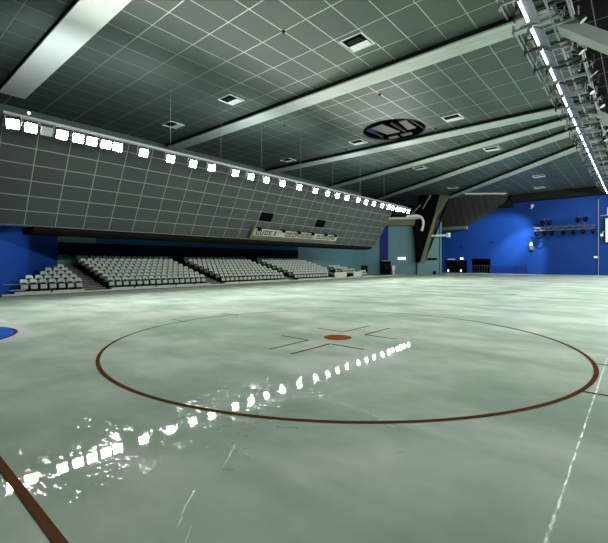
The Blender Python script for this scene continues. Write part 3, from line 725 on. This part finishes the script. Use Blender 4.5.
wl = thing('wall_lamp', 'grey wall lamp with white top under the wall truss', 'lamp', (59.9, 11.0, 3.7))
MB().box((-.2, -.22, -.45), (.1, .22, .1)).build('body', 'olive', wl, bevel=.04); MB().bar((-.1, .05, .1), (-.1, .05, .6), .2, 10, r2=.14).build('cap', 'white', wl)
tag(MB().box((59.75, 10.75, 9.05), (60, 11.05, 9.35)).bar((59.8, 10.9, 9.05), (59.6, 11.0, 8.8), .09, 8).build('security_camera', 'white'), 'white camera high on the blue wall under the header', 'camera')
for (v, z, lab) in ((15.99, 4.5, 'small dark box on the blue wall above the doorways, right'), (20.19, 3.9, 'small dark box on the blue wall above the doorways, left')):
    tag(MB().box((59.9, v-.16, z-.12), (60, v+.16, z+.12)).build('wall_box', 'deepblue', bevel=.02), lab, 'box')
# doors
dr = thing('door_1', 'black double doorway in the blue wall, left one', 'door', (60.15, 21.1, 0)); dr['kind'] = 'structure'
for a, b in ((-1.62, -.02), (.02, 1.62)):
    l = MB().box((0, a, 0), (.06, b, 1.8)).build('door_leaf', 'black', dr); MB().box((-.06, (a+b)/2-.5, .95), (0, (a+b)/2+.5, 1.02)).build('push_bar', 'dark', l)
fr = MB().box((-.2, -1.68, 1.82), (.05, 1.68, 1.94)).box((-.2, 1.62, 0), (.05, 1.7, 1.94)).box((-.2, -1.7, 0), (.05, -1.62, 1.94)).build('door_frame', 'deepblue', dr)
tag(MB().box((59.8, 20.0, 2.02), (59.98, 20.4, 2.28)).build('exit_lamp', 'sign'), 'small lit white lamp above the left doorway', 'lamp')
tag(MB().box((59.8, 21.2, 2.0), (59.98, 22.3, 2.12)).build('door_sign', 'white'), 'narrow pale sign plate above the left doorway', 'sign')
def pathlight(v, lab):
    t = thing('floor_lamp', lab, 'lamp', (59.3, v, -.02), 0, 'small lamps before the left doorway')
    MB().bar((0, 0, 0), (0, 0, .25), .05).build('post', 'dark', t); MB().bar((0, 0, .25), (0, 0, .5), .10, 10).build('lamp_head', 'smalllamp', t)
pathlight(22.0, 'small glowing floor lamp before the left doorway, left'); pathlight(20.1, 'small glowing floor lamp before the left doorway, right')
rl = thing('bar_barrier', 'dark barred barrier standing before the right doorway', 'barrier', (59.4, 17.5, -.02))
MB().bar((0, -1.4, 1.15), (0, 1.4, 1.15), .04).bar((0, -1.4, .15), (0, 1.4, .15), .03).build('rails', 'trussdark', rl)
for k in range(9): MB().bar((0, -1.35+k*.337, 0), (0, -1.35+k*.337, 1.15), .022).build('bar', 'trussdark', rl)
hb = thing('low_barrier', 'low dark blue barrier with a top rail along the far wall', 'barrier', (59.2, 13.7, -.02))
MB().box((-.03, -2.2, .1), (.03, 2.3, .85)).build('panel', 'deepblue', hb); MB().bar((0, -2.3, 1.0), (0, 2.4, 1.0), .05).build('top_rail', 'dark', hb)
for v in (-2.25, -.8, .8, 2.3): MB().bar((0, v, 0), (0, v, 1.05 if v > -2 else 1.35), .04).build('post', 'dark', hb)
# far left chamfer wall fittings
tag(chbox(MB(), 4.75, 5.75, .0, .12, 1.95, 2.25).build('lit_sign', 'sign'), 'white lit rectangular sign on the teal wall left of column', 'sign')
kd = thing('ticket_kiosk', 'dark box kiosk standing at the foot of the blue strip', 'kiosk', (0, 0, 0))
chbox(MB(), 2.7, 3.75, .15, .75, -.02, 1.75).build('cabinet', 'black', kd, bevel=.02); chbox(MB(), 2.6, 3.85, .12, .8, 1.75, 1.83).build('roof', 'greysteel', kd); chbox(MB(), 3.0, 3.5, .75, .77, .7, 1.35).build('window', 'char', kd)
tag(chbox(chbox(MB(), 3.95, 4.35, .2, .5, .55, 1.15), 4.05, 4.25, .25, .45, -.02, .55).build('white_stand', 'white', bevel=.02), 'white object on a short post right of the dark kiosk', 'stand')
dd = thing('door_2', 'narrow dark door at the right end of the stands', 'door', (0, 0, 0)); dd['kind'] = 'structure'
chbox(MB(), .1, .75, .0, .06, -.02, 1.15).build('door_leaf', 'char', dd); chbox(chbox(MB(), .02, .1, 0, .1, -.02, 1.22), .75, .83, 0, .1, -.02, 1.22).build('door_frame', 'black', dd)
pj = thing('horizontal_pipe', 'pale horizontal arm with round end beside the column', 'pipe', (0, 0, 0))
MB().bar(ch(8.9, .7, 5.0), ch(11.1, .7, 5.05), .14, 8).build('tube', 'white', pj); MB().bar(ch(11.0, .7, 4.8), ch(11.0, .7, 5.35), .26, 10).build('end_drum', 'white', pj)
tag(chbox(chbox(MB(), 8.6, 9.7, .0, .3, 1.9, 2.15), 9.3, 9.6, 0, .2, .0, .45).build('wall_rack', 'black'), 'dark rack on the teal wall right of the column', 'rack')

# ------------------------------------------------------------------ light
def area(name, loc, tgt, size, power, col=(1, 1, .96), spread=180):
    d = bpy.data.lights.new(name, 'AREA'); d.size = size; d.energy = power; d.color = col; d.spread = math.radians(spread)
    o = bpy.data.objects.new(name, d); COL.objects.link(o); o.location = loc
    o.rotation_euler = (Vector(tgt)-Vector(loc)).to_track_quat('-Z', 'Y').to_euler(); return o
for k in range(7):                                   # unseen lights added across the hall to brighten ice and seats
    area('opposite_fill', (12+6.8*k, -7.5, 7.2), (13+6.8*k, 9, 0), .5, 980)
def spot(name, loc, tgt, power, ang, col, blend=.6):
    d = bpy.data.lights.new(name, 'SPOT'); d.energy = power; d.color = col; d.spot_size = math.radians(ang); d.spot_blend = blend; d.shadow_soft_size = .15
    o = bpy.data.objects.new(name, d); COL.objects.link(o); o.location = loc
    o.rotation_euler = (Vector(tgt)-Vector(loc)).to_track_quat('-Z', 'Y').to_euler(); return o
spot('stage_spot', (54, 6, 9.5), (60, 16.5, 4.0), 9000, 44, (.75, .9, 1))
spot('stage_spot', (55, 9, 9.6), (60, 12.5, 2.0), 6000, 45, (.8, .9, 1))
spot('stage_spot', (52, 5, 9.6), (60, 5.5, 5.0), 700, 75, (.8, .9, 1))
spot('wall_wash', (7.8, 21.3, 2.8), (5.2, 23.0, 2.2), 260, 75, (.75, .85, 1))
spot('rail_uplight', (4.9, 17.9, 7.3), (5.9, 19.5, 10.45), 330, 125, (.92, 1, 1), .8)
for u in (9.3, 15.6, 19.1, 26.8, 30.9):
    spot('rail_uplight', (u, 17.95, 7.3), (u, 19.5, 10.75), 380, 150, (.92, 1, 1), .9)
w = bpy.data.worlds.new('hall_air'); sc.world = w; w.use_nodes = True
w.node_tree.nodes['Background'].inputs[0].default_value = (.6, .7, .65, 1); w.node_tree.nodes['Background'].inputs[1].default_value = .03

# ------------------------------------------------------------------ camera
cd = bpy.data.cameras.new('camera'); cam = bpy.data.objects.new('camera', cd); COL.objects.link(cam); sc.camera = cam
cd.sensor_fit = 'HORIZONTAL'; cd.sensor_width = 36; cd.lens = 391/608*36; cd.clip_start = .05; cd.clip_end = 300
cd.shift_y = (262.6-271.5)/608
yaw = math.radians(40.6); cam.location = (0, 0, 1.55)
cam.rotation_euler = (math.pi/2, 0, yaw-math.pi/2)
vs = sc.view_settings
sc.display_settings.display_device = 'sRGB'
vs.view_transform = 'Standard'; vs.look = 'None'; vs.gamma = 1; vs.use_curve_mapping = False; vs.exposure = .25
sc.cycles.caustics_reflective = False; sc.cycles.max_bounces = 8; sc.cycles.sample_clamp_indirect = 6; sc.cycles.use_denoising = True
